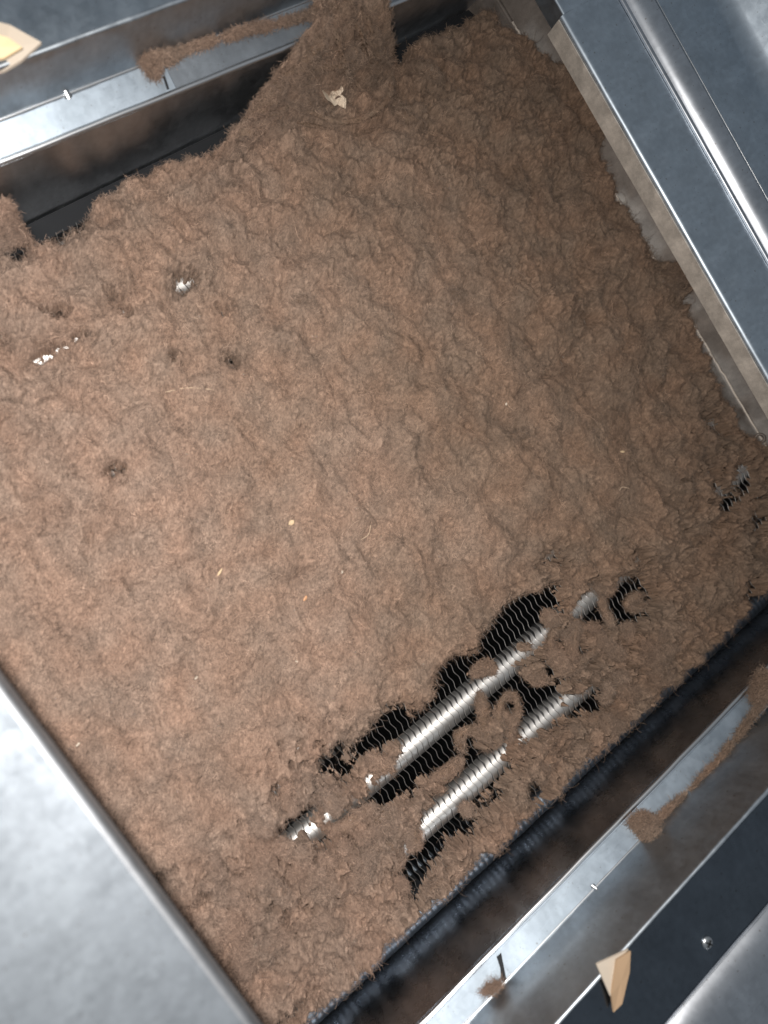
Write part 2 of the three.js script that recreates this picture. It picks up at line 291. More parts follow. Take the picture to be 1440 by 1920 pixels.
// ------------------------------------------------------------------ the lint mat
// holes: [photo x, y, half length along the tubes, half width across] in photo pixels, turned into coil millimetres
const HOLES = [[905, 1340, 100, 26], [965, 1312, 66, 26], [815, 1425, 76, 30], [1010, 1345, 44, 18], [865, 1500, 90, 22], [1000, 1160, 40, 22], [760, 1385, 50, 22], [975, 1180, 78, 36], [1020, 1122, 26, 14], [925, 1212, 34, 22], [862, 1268, 46, 26], [840, 1330, 92, 26], [822, 1402, 74, 42], [850, 1368, 50, 34], [985, 1290, 56, 26], [935, 1262, 34, 18], [722, 1376, 58, 24], [880, 1482, 100, 26],
  [905, 1440, 60, 22], [845, 1530, 62, 26], [796, 1588, 42, 28], [768, 1648, 17, 34], [790, 1625, 20, 24], [728, 1480, 42, 18], [622, 1428, 34, 13], [650, 1452, 16, 8], [556, 1550, 42, 15], [600, 1572, 9, 22], [530, 1478, 14, 8], [645, 1540, 14, 8], [668, 1512, 7, 13],
  [1112, 1150, 22, 28], [1120, 1120, 10, 14], [1178, 1126, 36, 30], [1088, 1226, 12, 18], [1046, 1196, 8, 10], [1093, 1318, 38, 14], [1130, 1320, 18, 6], [1020, 1322, 50, 20], [1339, 800, 11, 24], [1320, 790, 8, 14], [1339, 898, 9, 30], [1394, 893, 20, 18], [1368, 938, 32, 9], [1418, 978, 20, 12],
  [1406, 1034, 11, 9], [1404, 1104, 12, 12], [1030, 1046, 15, 5], [1050, 1060, 5, 6], [1195, 1046, 5, 6], [345, 535, 17, 16], [221, 565, 4, 15], [106, 590, 10, 5], [420, 582, 8, 6], [430, 676, 6, 8], [112, 655, 24, 2], [216, 886, 8, 9], [8, 650, 8, 8], [326, 672, 4, 7],
  [300, 1640, 12, 6], [388, 1668, 8, 7], [460, 1682, 6, 6], [400, 1630, 16, 4], [545, 1905, 26, 8], [1005, 1487, 14, 14], [770, 1382, 26, 20], [690, 1464, 10, 5], [90, 438, 24, 9], [128, 424, 30, 16], [28, 466, 20, 10], [925, 1500, 16, 9], [890, 1552, 22, 7], [1110, 1098, 7, 6]]
  .map(([x, y, a, b], i) => { const c = at(x, y, 2), k = 1 / at_scale(x, y), big = y > 1040 && x > 480 || x < 175 && y > 400 && y < 480; return [c[0], c[2], a * k * (big ? 1.28 : 1) + (big ? 0.9 : 0.3), b * k * (big ? 1.36 : x > 1280 ? 1.2 : 0.8) + (big ? 0.9 : 0.35)]; });
function at_scale(x, y) { const p = at(x, y, 2), q = at(x + 6, y - 4, 2); return Math.hypot(6, 4) / Math.hypot(p[0] - q[0], p[2] - q[2]); }
const RAGGED = [[1130, 1240, 22], [1060, 1380, 14], [600, 1450, 13], [640, 1560, 20], [790, 1640, 16], [1375, 930, 20], [500, 1680, 14], [1180, 1150, 14]].map(([x, y, r]) => { const c = at(x, y, 2); return [c[0], c[2], r]; });
// solid islands left standing inside the holes
const ISLES = [[1196, 1130, 20, 12], [925, 1365, 22, 26], [948, 1345, 14, 24], [1000, 1250, 26, 14], [905, 1252, 26, 10], [965, 1410, 30, 16], [737, 1410, 26, 20], [795, 1468, 20, 16], [700, 1425, 30, 14], [985, 1215, 18, 8], [1060, 1290, 14, 12], [752, 1660, 9, 9], [760, 1500, 18, 8], [800, 1480, 28, 8]]
  .map(([x, y, a, b]) => { const c = at(x, y, 2), k = 1 / at_scale(x, y); return [c[0], c[2], a * k * .62, b * k * .62]; });
const RIGHTEDGE = [[-140, 262], [-112, 263], [-98, 267], [-80, 276], [-50, 277], [-42, 270], [-34, 268], [8, 268], [14, 272], [20, 280], [29, 280], [33, 268], [42, 264], [55, 262], [95, 259], [104, 263], [112, 268], [122, 266], [128, 262], [150, 264], [180, 264]];
function rightEdge(z) { for (let i = 1; i < RIGHTEDGE.length; i++) if (z < RIGHTEDGE[i][0]) { const a = RIGHTEDGE[i - 1], b = RIGHTEDGE[i]; return lerp(a[1], b[1], (z - a[0]) / (b[0] - a[0])); } return 264; }
// along the upper left the sheet rides up over the trough between x = 118 and 205
const ZTOP = -166;
// the place on the lint's base surface that lies at photo point (x, y): [x, w], w runs along path()
function onLint(px, py) {
  let a = -175, b = 190;
  for (let i = 0; i < 30; i++) { const w = (a + b) / 2, y = path(w)[1], q = at(px, py, y + 3); q[2] > path(w, q[0])[0] ? a = w : b = w; }
  const w = (a + b) / 2; return [at(px, py, path(w)[1] + 3)[0], w];
}
const FEATURES = [[2.6, 13, [800, 190], [880, 230]], [2.0, 10, [760, 300], [850, 350]], [2.2, 11, [960, 200], [1010, 300]], [1.6, 12, [640, 420], [720, 520]], [2.4, 1.6, [598, 20], [612, 80], [600, 120], [560, 150], [520, 170]], [2.6, 1.7, [640, 30], [662, 110], [690, 170], [702, 215]], [2.2, 1.4, [672, 20], [692, 80], [706, 140]], [-2, 1.2, [625, 30], [642, 100], [668, 165]], [-2, 1.2, [660, 30], [680, 90], [698, 150]], [1.8, 1.8, [470, 190], [510, 200], [545, 190]], [-1.6, 1.3, [480, 205], [520, 214], [560, 204]], [1.8, 2.2, [660, 190], [680, 200], [690, 225]], [2.6, 2.2, [560, 224], [610, 238], [660, 240], [705, 224], [723, 192], [721, 150]], [-2.2, 1.6, [566, 236], [612, 248], [664, 250], [716, 232]], [2.4, 2.2, [545, 160], [590, 140], [640, 145], [648, 172]], [-2.6, 1.6, [552, 152], [590, 155], [618, 150]], [1.8, 1.6, [582, 205], [605, 213], [628, 200]],
  [-3.2, 2.0, [738, 122], [744, 160], [734, 214]], [2.5, 3.5, [640, 60], [655, 110], [690, 160]], [-1.5, 1.4, [625, 75], [640, 120], [665, 150]], [2, 4, [540, 130], [580, 105], [620, 90]],
  [-2.4, 0.9, [955, 290], [980, 330], [990, 357], [984, 384]], [1.6, 3, [962, 330], [975, 360], [970, 385]], [-1.6, 1.2, [880, 270], [910, 290], [945, 330]], [-2.4, 1.3, [1108, 596], [1082, 647], [1058, 672]], [-2.2, 5.5, [1000, 700], [1030, 685], [1072, 668]], [-2.0, 1.6, [970, 738], [990, 722], [1018, 706]],
  [1.7, 3, [1050, 595], [1060, 625], [1064, 660]], [1.7, 2, [942, 824], [966, 818], [994, 808]], [2.4, 9, [940, 500], [985, 540], [1030, 560]], [2.2, 8, [900, 420], [930, 470]], [-1.8, 3, [1050, 470], [1090, 540], [1100, 600]], [-1.6, 4, [840, 690], [880, 760], [860, 830]], [1.6, 6, [780, 250], [840, 320], [900, 330]],
  [-1.4, 1.5, [940, 380], [975, 430], [970, 480]], [1.8, 7, [60, 930], [110, 970]], [-1.5, 1.5, [20, 990], [80, 1000], [140, 985]], [1.2, 3, [310, 735], [350, 728], [395, 730]], [-1.6, 1.6, [230, 400], [330, 350], [420, 290]]]
  .map(([h, s, ...pts]) => [h, s, pts.map((p) => onLint(...p))]);
function features(x, w) {
  let f = 0;
  for (const [h, s, pts] of FEATURES) {
    let best = 1e9;
    for (let i = 1; i < pts.length; i++) {
      const a = pts[i - 1], b = pts[i], ex = b[0] - a[0], ez = b[1] - a[1], t = clamp(((x - a[0]) * ex + (w - a[1]) * ez) / (ex * ex + ez * ez)), d = (x - a[0] - ex * t) ** 2 + (w - a[1] - ez * t) ** 2;
      if (d < best) best = d;
    }
    if (best < s * s * 9) f += 1.5 * h * Math.exp(-best / (s * s)) * (0.8 + 0.4 * N2(x * .3, w * .3));
  }
  return f;
}
function drape(x, w) { const l = 113 + 48 * clamp((-114 - w) / 34) ** 1.25 + 13 * smooth(-146, -156, w) + 4.5 * N2(w * .07, 61) + 2.5 * N2(w * .2, 62); return smooth(l - 14, l + 4, x) * (1 - smooth(200, 208, x - 0.35 * (w + 118))); }
function edgeMM(x, w) {                                // > 0 on the lint, in millimetres from its edge
  let m = 40;
  for (const [cx, cz, a, b] of HOLES) { const p = (x - cx) / a, q = (w - cz) / b; if (p * p + q * q < 9) { const d = Math.hypot(p, q); m = Math.min(m, (d - 1) * Math.min(a, b) * 1.15); } }
  const fr = 1.5 * N2(x * .13, w * .13) + 1.7 * M2(x * .34, w * .28) + 1.0 * N2(x * .8 + 40, w * .8) ;
  if (m < 14) m += fr * smooth(14, 4, m);
  for (const [cx, cz, a, b] of ISLES) { const p = (x - cx) / a, q = (w - cz) / b, d = (1 - Math.hypot(p, q)) * Math.min(a, b) + 0.5 * fr; if (d > m) m = d; }
  for (const [cx, cz, r] of RAGGED) {
    const q = ((x - cx) ** 2 + (w - cz) ** 2) / (r * r);
    if (q < 4) m = Math.min(m, 13 * (0.80 * N2(x * .135, w * .15 + 12) + 0.42 * M2(x * .36, w * .36) + 0.95 - 0.74 * Math.exp(-q * .7)));
  }
  const lo = 166.2 + 1.6 * N2(x * .05, 3) + 1.3 * N2(x * .16, 9) + 0.6 * N2(x * .5, 2) - 4 * Math.exp(-((x - 222) ** 2) / 90) - w;
  const hi0 = w - (lerp(-122.6, -120.8, smooth(200, 212, x)) + 7 * smooth(42, 54, x) * (1 - smooth(56, 72, x)) + 5 * smooth(30, 34, x) * (1 - smooth(36, 40, x)) + 1.2 * N2(x * .07, 30) + 0.9 * N2(x * .3, 31) + 2.0 * smooth(70, 20, x)), dr = drape(x, w);
  const hi = dr > 0 ? Math.max(hi0, Math.min((dr - 0.5) * 12 + fr * .5, w + 162 + 3 * fr)) : hi0;
  const re = rightEdge(w) + 1.2 * N2(w * .13, 50) + 0.6 * N2(w * .5, 51) - x;
  return Math.min(m, lo, hi, re);
}
function path(w, x = 160) {                            // base line under the lint: flat, then bridging up onto the strip
  if (w > -110) return [w, 0];
  const s = -110 - w, k = smooth(0, 40, s) * 0.045 * (x - 60), d = smooth(94, 120, x) * (1 - smooth(206, 216, x));
  const t = Math.min(1, s / 40), z = -110 - 21 * (t * 0.9 + 0.1 * t * t) - Math.max(0, s - 40) * 0.9 + k, y = 35.5 * (t * t * (1.7 - 0.7 * t)) + Math.max(0, s - 40) * 0.26;
  return [lerp(w, z, d), y * d];
}
const rim = (x) => x > 263 ? (x < 271 ? (x - 263) * 0.02 : 0.4 + (x - 271) * 1.45) : 0;
function lintHeight(x, w, m) {
  const wx = x + 2.2 * N2(x * .06, w * .06 + 7), wz = w + 2.2 * N2(x * .06 + 31, w * .06);
  const rough = clamp(smooth(70, 130, w) * 0.9 + smooth(190, 250, x) * 0.7 + smooth(-30, -90, w) * 0.5 + smooth(60, -10, x) * smooth(60, -80, w) * .5 + 0.34 + smooth(14, 3, m) * .5);
  const torn = clamp(smooth(98, 132, w - 14 * N2(x * .03, 77)) * (1 - .5 * smooth(60, -20, x)) + .7 * smooth(10, 2, m) + .6 * smooth(235, 258, x) * smooth(60, 100, w));
  let h = 5.4 + 2.9 * N2(wx * .026, wz * .026) + (1.3 + 1.1 * rough) * N2(wx * .060 + 5, wz * .060) + features(x, w);
  const a1 = N2(wx * .105 + 70, wz * .10), a2 = N2(wx * .20, wz * .20 + 5), a3 = M2(wx * .36 + 8, wz * .36), b2 = Math.abs(M2(wx * .15, wz * .14 + 20));
  h += rough * (1.9 * a1 + 1.3 * a2 * Math.max(0, a2) + 0.5 * a3 * Math.max(0, a3)) + torn * (2.4 * Math.sqrt(b2 * b2 + .012) + 1.5 * Math.max(0, a2) + 0.8 * Math.max(0, a3) - 1.5);
  h += (1 - rough * .6) * (1.35 * M2(x * .115 + 0.6 * N2(x * .05, w * .03), w * .03) + 0.35 * N2(wx * .17, wz * .12));
  const p1 = M2(wx * .135 + 3, wz * .12), p2 = N2(wx * .25 + 44, wz * .23);
  h += (0.4 + .8 * rough) * (1.5 * Math.sqrt(p1 * p1 + .03) + 0.7 * Math.sqrt(p2 * p2 + .05));
  h += (0.14 + .14 * torn) * M2(x * .42, w * .38) + 0.05 * N2(x * 1.1, w * 1.1) + 0.03 * M2(x * 2.1, w * 2.1);
  const cr = M2(wx * .045 + 3, wz * .045 + 60), crack = smooth(.05, 0, Math.abs(cr)) * smooth(.05, .5, N2(x * .02 + 80, w * .02));
  h -= 1.2 * crack; if (w < -104) h += smooth(-104, -114, w) * (1.8 * N2(x * .16, w * .12) + 1.2 * M2(x * .3, w * .22));
  return h * clamp(0.5 + 0.5 * smooth(-60, 0, x) + .2);
}
const STEP = 0.5, LX0 = -66, LX1 = 284, NX = Math.round((LX1 - LX0) / STEP), NZ = Math.round((166 - ZTOP) / STEP);
function lintPoint(x, w) {
  const m = edgeMM(x, w), t = clamp(m / 3.2, 0, 1), T = m > 0 ? Math.sqrt(t * (2 - t)) : 0;
  const [z, y] = path(w, x);
  const h = lintHeight(x, w, m), dr = w < -110 ? 0.75 : 1;
  let hh = lerp(-1.4, h * dr, T) + (m < 0 ? m * 1.2 : 0);
  if (w < -116) hh += 0;
  return [x, y + rim(x) + hh, z, m];
}
const lint = thing('lint_mat', 'thick brown felted mat of dust and lint covering the cooling coil', 'lint', [90, 0, 20]);
const P = new Float32Array((NX + 1) * (NZ + 1) * 3), MM = new Float32Array((NX + 1) * (NZ + 1));
{
  const col = new Float32Array(P.length), uv = new Float32Array((NX + 1) * (NZ + 1) * 2), idx = [];
  for (let j = 0; j <= NZ; j++) for (let i = 0; i <= NX; i++) {
    const x = LX0 + i * STEP, w = ZTOP + j * STEP, k = j * (NX + 1) + i, p = lintPoint(x, w);
    P[k * 3] = p[0]; P[k * 3 + 1] = p[1]; P[k * 3 + 2] = p[2]; MM[k] = p[3];
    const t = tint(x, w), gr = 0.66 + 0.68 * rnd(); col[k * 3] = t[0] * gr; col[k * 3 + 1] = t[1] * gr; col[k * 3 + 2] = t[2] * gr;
    uv[k * 2] = x / 36; uv[k * 2 + 1] = w / 36;
  }
  for (let j = 0; j < NZ; j++) for (let i = 0; i < NX; i++) {
    const a = j * (NX + 1) + i, b = a + 1, c = a + NX + 1, d = c + 1;
    if (Math.max(MM[a], MM[b], MM[c]) > -0.1) idx.push(a, c, b);
    if (Math.max(MM[b], MM[c], MM[d]) > -0.1) idx.push(b, c, d);
  }
  // keep only the corners in use
  const map = new Int32Array((NX + 1) * (NZ + 1)).fill(-1); let n = 0; for (const i of idx) if (map[i] < 0) map[i] = n++;
  const p2 = new Float32Array(n * 3), c2 = new Float32Array(n * 3), u2 = new Float32Array(n * 2);
  for (let i = 0; i < map.length; i++) if (map[i] >= 0) { const q = map[i]; for (let c = 0; c < 3; c++) { p2[q * 3 + c] = P[i * 3 + c]; c2[q * 3 + c] = col[i * 3 + c]; } u2[q * 2] = uv[i * 2]; u2[q * 2 + 1] = uv[i * 2 + 1]; }
  const g = new THREE.BufferGeometry(), ix = new Uint32Array(idx.length); for (let i = 0; i < idx.length; i++) ix[i] = map[idx[i]];
  g.setAttribute('position', new THREE.BufferAttribute(p2, 3)); g.setAttribute('color', new THREE.BufferAttribute(c2, 3)); g.setAttribute('uv', new THREE.BufferAttribute(u2, 2));
  g.setIndex(new THREE.BufferAttribute(ix, 1)); g.computeVertexNormals();
  part('lint_sheet', g, lintMat, lint);
}
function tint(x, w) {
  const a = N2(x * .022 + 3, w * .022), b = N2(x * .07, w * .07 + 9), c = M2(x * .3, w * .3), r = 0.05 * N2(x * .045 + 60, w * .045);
  const g = smooth(-20, 240, x + 0.25 * w + 26 * N2(x * .012, w * .012 + 40)), l = (1.14 - 0.42 * g) * (1 + 0.07 * a + 0.07 * b + 0.07 * c);   // flash falloff painted in, paler left to darker right; dust browner rightwards
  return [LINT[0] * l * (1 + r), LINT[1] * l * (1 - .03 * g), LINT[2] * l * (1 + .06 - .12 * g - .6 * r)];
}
// fibre tufts standing out of the felt
function fibreCluster(n, len, rad, spread, R) {
  const gs = [];
  for (let i = 0; i < n; i++) {
    let p = new THREE.Vector3((R() - .5) * spread, (R() - .5) * 0.3, (R() - .5) * spread), a = R() * 6.283, e = R() * 0.9 - .1, pts = [p.clone()];
    const L = len * (0.5 + R()), k = (R() - .5) * 2.6;
    for (let s = 0; s < 4; s++) { a += k * .5; e -= 0.28 * R(); p = p.clone().add(new THREE.Vector3(Math.cos(a) * Math.cos(e), Math.sin(e), Math.sin(a) * Math.cos(e)).multiplyScalar(L / 4)); pts.push(p); }
    gs.push(new THREE.TubeGeometry(new THREE.CatmullRomCurve3(pts), 5, rad, 3));
  }
  const g = mergeGeometries(gs); g.deleteAttribute('uv'); g.scale(.001, .001, .001); return g;
}
function fuzz(parent, name, n, pick, base, opt = {}) {
  const kinds = 6, o = new THREE.Object3D(), up = new THREE.Vector3(0, 1, 0), c = new THREE.Color(), R = mulberry(opt.seed ?? 5), list = Array.from({ length: kinds }, () => []);
  for (let i = 0; i < n; i++) { const q = pick(R); if (q) list[i % kinds].push(q); }
  for (let k = 0; k < kinds; k++) {
    const m = new THREE.InstancedMesh(fibreCluster(opt.per ?? 6, opt.len ?? 1.5, opt.rad ?? 0.04, opt.spread ?? 1.5, R), fuzzMat, list[k].length);
    m.name = name; m.castShadow = m.receiveShadow = true; m.userData.kind = 'stuff';
    list[k].forEach(([x, y, z, nx, ny, nz, rgb], i) => {
      o.position.set((x - base[0]) / 1000, (y - base[1]) / 1000, (z - base[2]) / 1000); o.quaternion.setFromUnitVectors(up, new THREE.Vector3(nx, ny, nz).normalize()); o.rotateY(R() * 6.283);
      const s = 0.6 + R() * 0.8; o.scale.set(s, s, s); o.updateMatrix(); m.setMatrixAt(i, o.matrix);
      const l = 0.5 + R() * 1.0 + (R() < .05 ? 1.0 : 0); m.setColorAt(i, c.setRGB(rgb[0] * l, rgb[1] * l, rgb[2] * l));
    });
    parent.add(m);
  }
}
fuzz(lint, 'lint_fibres', 170000, (R) => {
  const i = 1 + Math.floor(R() * (NX - 1)), j = 1 + Math.floor(R() * (NZ - 1)), k = j * (NX + 1) + i;
  if (MM[k] < 0.1) return null;
  const x = P[k * 3], y = P[k * 3 + 1], z = P[k * 3 + 2], r = k + 1, d = k + NX + 1;
  const ax = P[r * 3] - x, ay = P[r * 3 + 1] - y, bz = P[d * 3 + 2] - z, by = P[d * 3 + 1] - y;
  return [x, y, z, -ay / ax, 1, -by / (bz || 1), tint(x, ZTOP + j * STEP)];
}, lint.mm);


fuzz(lint, 'lint_fibres', 80000, (R) => {
  const k = Math.floor(R() * MM.length); if (MM[k] < -0.2 || MM[k] > 2.2) return null;
  const x = P[k * 3], w = ZTOP + Math.floor(k / (NX + 1)) * STEP; if (w < -118) return null;
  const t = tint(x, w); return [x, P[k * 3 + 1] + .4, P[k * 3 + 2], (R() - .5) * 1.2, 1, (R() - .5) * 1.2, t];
}, lint.mm, { seed: 15, len: 3.0, per: 4, rad: 0.035, spread: 2.0 });

// sparse longer hairs caught on top
fuzz(lint, 'lint_fibres', 1400, (R) => {
  const k = Math.floor(R() * MM.length); if (MM[k] < 1) return null;
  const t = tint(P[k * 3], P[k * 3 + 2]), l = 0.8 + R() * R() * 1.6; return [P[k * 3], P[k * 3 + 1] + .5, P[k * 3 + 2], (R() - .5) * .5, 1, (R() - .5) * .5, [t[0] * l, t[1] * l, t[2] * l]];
}, lint.mm, { seed: 18, len: 8, per: 1, rad: 0.045, spread: 2.0 });

// loose lumps and curls of lint round the holes: parts of the mat
function curl(pts, r, seed, round = false) {           // pts [x, y, z] mm
  const c = new THREE.CatmullRomCurve3(pts.map((p) => new THREE.Vector3(...p))), nl = Math.max(12, Math.round(c.getLength() / (r * 0.28))), g = new THREE.TubeGeometry(c, nl, r, 12), p = g.attributes.position, n = g.attributes.normal;
  const col = new Float32Array(p.count * 3), l = 0.92 + 0.2 * N2(seed, 4);
  for (let k = 0; k < p.count; k++) {
    const i = Math.floor(k / 13), u = i / nl, q = c.getPoint(u), taper = Math.sqrt(clamp(Math.min(u, 1 - u) * (round ? 3.2 : 5) + .02)), x = p.getX(k), y = p.getY(k), z = p.getZ(k);
    const d = taper * (1 + 0.45 * N3(x * .9 / Math.sqrt(r) + seed, y * .9 / Math.sqrt(r), z * .9 / Math.sqrt(r)) + 0.22 * N3(x * 2.1, y * 2.1 + seed, z * 2.1));
    p.setXYZ(k, q.x + (x - q.x) * d, q.y + (y - q.y) * d * 0.85, q.z + (z - q.z) * d);
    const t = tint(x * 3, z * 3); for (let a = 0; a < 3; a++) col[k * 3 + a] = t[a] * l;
  }
  const uv = g.attributes.uv; for (let k = 0; k < uv.count; k++) uv.setXY(k, uv.getX(k) * c.getLength() / 36, uv.getY(k) * r * 6 / 36);
  g.setAttribute('color', new THREE.BufferAttribute(col, 3)); const w = mergeVertices(g, 1e-4); w.computeVertexNormals(); return w;
}
const surfacePts = [];                                 // places on the lumps for their fibres
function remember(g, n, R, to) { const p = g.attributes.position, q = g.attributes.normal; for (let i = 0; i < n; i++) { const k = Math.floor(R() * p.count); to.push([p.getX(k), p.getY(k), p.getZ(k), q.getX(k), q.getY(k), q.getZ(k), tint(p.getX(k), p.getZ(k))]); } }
const CURLS = [[1.8, 4, [868, 1408], [858, 1382], [882, 1368], [905, 1384]], [1.5, 5, [942, 1372], [934, 1340], [946, 1308], [964, 1304], [970, 1330], [957, 1362]], [2.7, 2, [898, 1300], [905, 1340], [911, 1375], [918, 1402]], [3.4, 2, [984, 1262], [1004, 1268], [1022, 1276]], [3.0, 2, [888, 1264], [910, 1250], [926, 1258]],
  [0.9, 7, [1082, 1168], [1076, 1205], [1073, 1242]], [1.9, 3, [1206, 1116], [1185, 1120], [1176, 1134], [1192, 1142], [1210, 1132]], [2.5, 2, [812, 1462], [840, 1446], [866, 1424]], [2.4, 2, [868, 1522], [880, 1512]], [2.8, 3, [744, 1668], [757, 1652]], [1.4, 5, [1128, 1262], [1165, 1270], [1196, 1250], [1216, 1224]], [1.5, 5, [1058, 1268], [1090, 1240], [1122, 1214]],
  [1.0, 6, [955, 1390], [962, 1350], [975, 1330]], [1.1, 5, [930, 1400], [938, 1360], [930, 1330]], [3.2, 2, [690, 1420], [715, 1436], [735, 1425]], [2.6, 3, [600, 1500], [625, 1490], [655, 1500]], [3, 3, [620, 1560], [660, 1540], [700, 1512]], [2.6, 4, [690, 1590], [730, 1586], [748, 1600], [746, 1630]], [2.4, 3, [460, 1500], [500, 1515], [520, 1500]],
  [2.2, 4, [1150, 1290], [1170, 1310], [1200, 1300], [1210, 1280]], [1.4, 6, [1216, 1200], [1235, 1225], [1262, 1240]], [2, 4, [1205, 1240], [1230, 1262], [1215, 1285]], [1.8, 5, [1040, 1230], [1030, 1200], [1048, 1180], [1066, 1196]], [2.4, 4, [1005, 1400], [1040, 1380], [1075, 1372]], [2.6, 3, [1100, 1360], [1130, 1345], [1165, 1335]], [1.2, 5, [985, 1450], [1010, 1438], [1035, 1440]], [2.2, 3, [800, 1680], [815, 1662], [840, 1650]], [2, 3, [676, 1690], [690, 1710], [684, 1735]], [2.4, 4, [560, 1690], [600, 1676], [636, 1690]], [2, 4, [1115, 1100], [1140, 1108], [1150, 1090]], [1.6, 5, [1126, 1120], [1134, 1150], [1150, 1176]]];
{
  const R = mulberry(77);
  const list = CURLS.map(([r, h, ...pts]) => [r * .78, pts.map((p, i) => { const q = at(p[0], p[1], h); return [q[0], h + 0.7 * Math.sin(i * 1.7), q[2]]; })]);
  for (let i = 0; i < 150; i++) {                        // the popcorn lumps of the lower side
    const low = i < 95, px = low ? 380 + R() * 420 : 1010 + R() * 260, py = low ? 1880 - (px - 380) * .62 - 30 - R() * 250 : 1170 + R() * 200;
    const q = at(px, py, 4), m = edgeMM(q[0], q[2]); if (m < 0.4) continue;
    const a = R() * 6.28, n = 2 + Math.floor(R() * 2), r = 1.0 + R() * 1.6, pts = []; let x = q[0], z = q[2], b = a; const hh = m > 1 ? lintHeight(x, z, m) * .8 + 1.4 : 2;
    for (let k = 0; k <= n; k++) { pts.push([x, hh + R() * 2.2, z]); b += (R() - .3) * 1.5; x += Math.cos(b) * r * 1.6; z += Math.sin(b) * r * 1.6; }
    list.push([r, pts]);
  }
  const ROPES = [[2.6, [470, 222], [500, 196], [530, 170]], [2.3, [545, 152], [575, 118], [602, 90]], [2.6, [694, 60], [704, 100], [716, 135]], [2.0, [622, 62], [640, 34], [652, 10]], [2.4, [556, 204], [590, 190]], [2.2, [650, 100], [668, 140]], [2.2, [760, 140], [790, 150], [815, 170]], [2.0, [735, 215], [755, 240], [790, 250]], [2.2, [440, 235], [455, 255], [485, 262]], [1.2, [560, 222], [585, 232], [620, 240], [660, 240], [700, 226], [720, 195], [722, 150]], [0.8, [540, 236], [600, 250], [660, 254], [715, 240]], [1.2, [548, 160], [575, 146], [605, 140], [635, 146], [648, 168]], [0.9, [575, 208], [600, 216], [630, 204], [644, 184]], [1.0, [606, 26], [618, 70], [640, 120], [664, 160], [690, 200]], [0.8, [640, 20], [655, 70], [682, 120], [704, 170]],
    [0.9, [668, 12], [684, 60], [700, 110], [712, 150]], [0.9, [600, 95], [560, 130], [510, 170], [460, 200]], [0.7, [620, 110], [590, 128], [560, 165]], [0.8, [735, 130], [742, 165], [738, 210], [725, 240]], [0.7, [655, 175], [672, 190], [690, 215]], [0.7, [480, 220], [520, 214], [560, 190]], [0.8, [690, 100], [716, 130], [730, 170]], [0.7, [520, 190], [545, 200], [560, 222]]];
  for (const [r, ...pts] of ROPES) list.push([r, pts.map(([x, y]) => { const p = onDrape(x, y); return [p[0], p[1] + r * .7, p[2]]; })]);
  for (const [r, ...pts] of [[1.3, [955, 300], [978, 330], [986, 360], [980, 384]], [1.1, [1050, 600], [1058, 630], [1062, 662]], [1.2, [944, 823], [966, 818], [992, 809]], [1.4, [1000, 690], [1035, 700], [1070, 690]], [1.2, [840, 545], [870, 560], [880, 590]], [1.2, [60, 930], [90, 920], [120, 935], [125, 965]], [1.3, [545, 565], [575, 560], [590, 585]], [1.1, [1015, 705], [990, 720], [972, 745]], [1.0, [1100, 700], [1120, 690], [1140, 705]], [1.1, [1160, 760], [1175, 790], [1170, 820]], [1.0, [930, 340], [960, 345], [985, 330]]])
    list.push([r, pts.map(([x, y]) => { const p = topAt(x, y); return [p[0], p[1] + .1, p[2]]; })]);
  list.forEach(([r, pts], i) => { const g = curl(pts, r, i * 3.7, r > 2.3); remember(g, Math.round(260 * r), R, surfacePts); part('lint_clump', g, lintPlain, lint); });
  const it = surfacePts; let k = 0;
  fuzz(lint, 'lint_fibres', it.length, () => it[k++], lint.mm, { seed: 9, len: 1.7, per: 5 });
}

// lint lying in the grooves of the channels
function lintThing(name, label, geos, base, o = {}) {
  const t = thing(name, label, 'lint', base); const R = mulberry(o.seed ?? 3), pts = [];
  geos.forEach((g) => remember(g, o.n ?? 1500, R, pts)); let k = 0;
  geos.forEach((g) => part('lint_body', g, lintPlain, t));
  fuzz(t, 'lint_fibres', pts.length, () => pts[k++], base, { seed: 21, len: o.len ?? 2.0, per: 5, rad: o.rad ?? 0.04, spread: 1.2 });
}
const H = (x, y, h) => at(x, y, h);
lintThing('lint_strip', 'narrow brown strip of lint lying along the groove of the lower right channel', [curl([[1442, 1300], [1405, 1350], [1380, 1386]].map(([x, y], i) => H(x, y, 38.4 + (i % 2) * .5)), 0.8, 3.3), curl([[1372, 1392], [1348, 1428], [1318, 1458], [1296, 1484]].map(([x, y], i) => H(x, y, 38.5 + (i % 2) * .4)), 1.0, 5.1), curl([[1286, 1490], [1256, 1516], [1230, 1540]].map(([x, y]) => H(x, y, 38.4)), 0.6, 8.2)], H(1330, 1450, 37), { n: 800, len: 1.8 });
lintThing('lint_tuft', 'fluffy brown lint tuft at the lower end of the strip in the lower right channel', [curl([H(1186, 1540, 38), H(1210, 1556, 40), H(1232, 1562, 38.4)], 1.7, 9.1), curl([H(1200, 1530, 38), H(1222, 1545, 41), H(1212, 1584, 38)], 1.3, 4.1)], H(1210, 1556, 37), { n: 1400, len: 2.2 });
lintThing('lint_tuft', 'small brown lint tuft on the pale strip beside the angled slot at the bottom', [curl([H(908, 1860, 38), H(922, 1852, 39), H(938, 1846, 38)], 0.7, 5.5, true)], H(922, 1852, 37), { n: 260, len: 2.4, rad: 0.028 });
